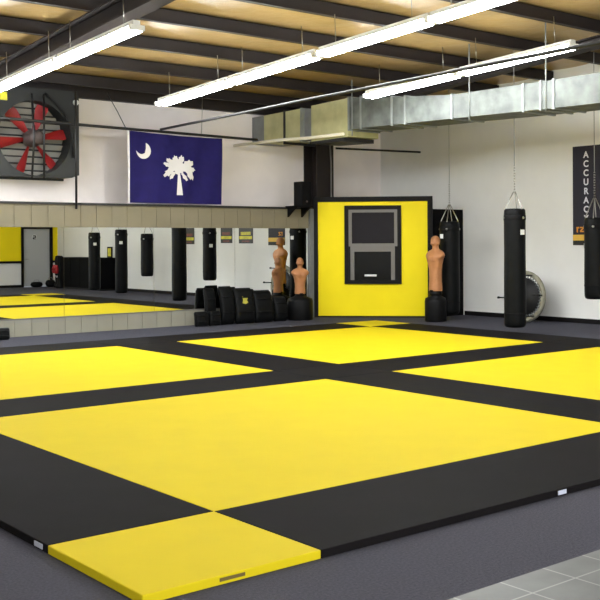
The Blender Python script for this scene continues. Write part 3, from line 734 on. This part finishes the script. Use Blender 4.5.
# ------------------------------------------------------------------ things behind the camera, seen in the mirror
cb = thing('storage_cabinet', 'wide black storage cabinet seen at the left in the mirror', 'cabinet', (12.38, -3.52, 0))
MB().box(-.28, .32, -1.45, 1.45, .06, 1.08, bevel=.008).build('body', M['black_wall'], cb)
MB().box(-.24, .3, -1.4, 1.4, 0, .06).build('plinth', M['rubber'], cb)
for k in range(4):
    y0 = -1.44 + k * .72; dd = MB().box(-.3, -.28, y0 + .01, y0 + .71, .09, 1.05, bevel=.003).build('cabinet_door', M['black_wall'], cb)
    MB().tube([(-.325, y0 + (.62 if k % 2 == 0 else .1), .5), (-.325, y0 + (.62 if k % 2 == 0 else .1), .62)], .008, 6).build('handle', M['black_paint'], dd)
for k, (yy, lb) in enumerate(((-5.72, 'slim black standing pad with red glove, leftmost in the mirror'), (-5.22, 'slim black standing pad with red glove, beside the black cabinet in the mirror'))):
    p = thing('standing_pad', lb, 'pad', (12.3 - k * .15, yy, 0), 0, 'standing pads by the cabinet')
    MB().lathe([(.15, 0), (.16, .03), (.15, .12), (.1, .16), (.11, .3), (.115, 1.0), (.1, 1.1), (.05, 1.13)], 20).build('pad_body', M['leather'], p)
    m = MB(); m.lathe([(.02, .5), (.07, .52), (.085, .6), (.075, .7), (.05, .76), (.055, .8)], 14, 0, Matrix.Translation((-.14, .0, 0))); m.tube([(-.2, .03, .6), (-.24, .06, .66), (-.22, .06, .72)], .028, 8)
    m.build('red_glove', M['glove_red'], p)
    MB().lathe([(.035, 0), (.035, .02)], 12, 0, frame_mtx((-.112, 0, .4), (0,1,0), (0,0,1), (-1,0,0))).build('white_badge', M['white_patch'], p)
fr = thing('picture_frame', 'small framed picture standing on the black cabinet in the mirror', 'picture', (12.5, -2.15, 1.08))
MB().box(-.02, .02, -.16, .16, 0, .36).build('frame', M['black_wood'], fr)
MB().box(-.024, -.019, -.11, .11, .05, .31).build('print', M['poster_yellow'], fr)
for k, (x, y, sx, sy, h, lb) in enumerate(((11.75, -6.3, .22, .16, .2, 'black sports bag left of the grey door\'s foot, in the mirror'), (12.22, -6.2, .18, .15, .26, 'dark sports bag by the grey door\'s foot, right one in the mirror'))):
    b = thing('sports_bag', lb, 'bag', (x, y, 0), .1 * k, 'bags by the grey door')
    rings = []
    for i in range(9):
        v = i / 8; w_ = sqrt(max(.02, 1 - (2 * v - 1) ** 4))
        rings.append([Vector((-sx + 2 * sx * v, sy * w_ * cos(2*pi*j/16), h * .5 + h * .5 * w_ * sin(2*pi*j/16))) for j in range(16)])
    MB().loft(rings).build('bag_body', M['leather_worn'] if k else M['leather'], b)
    MB().tube([(-sx*.5, 0, h*.95), (-sx*.3, 0, h*1.3), (sx*.3, 0, h*1.3), (sx*.5, 0, h*.95)], .012, 6).build('bag_handle', M['strap'], b)

# ------------------------------------------------------------------ camera
f = 1027.3; yaw, roll = .8593, -.0053
F = Vector((cos(yaw), sin(yaw), 0)); Rr = Vector((sin(yaw), -cos(yaw), 0)); U = Rr.cross(F)
c, s = cos(roll), sin(roll); R2 = c * Rr + s * U; U2 = -s * Rr + c * U
cam = bpy.data.cameras.new('camera'); co = bpy.data.objects.new('camera', cam); COL.objects.link(co)
co.matrix_world = frame_mtx((-3.1908, -5.0679, 1.5544 + TOP), R2, U2, -F)
cam.sensor_width = 36; cam.sensor_fit = 'HORIZONTAL'; cam.lens = f / 600 * 36
cam.shift_x = -(367.4 - 300) / 600; cam.shift_y = -(300 - 240.6) / 600
cam.clip_start = .05; cam.clip_end = 100
S.camera = co

# ------------------------------------------------------------------ world and view
w = bpy.data.worlds.new('world'); S.world = w; w.use_nodes = True
w.node_tree.nodes['Background'].inputs['Color'].default_value = (.8, .85, 1, 1)
w.node_tree.nodes['Background'].inputs['Strength'].default_value = .3
S.view_settings.view_transform = 'Standard'; S.view_settings.look = 'None'
S.view_settings.exposure = 1.05; S.view_settings.gamma = 1.0; S.view_settings.use_curve_mapping = False
S.cycles.max_bounces = 8; S.cycles.use_denoising = True; S.cycles.sample_clamp_indirect = 6
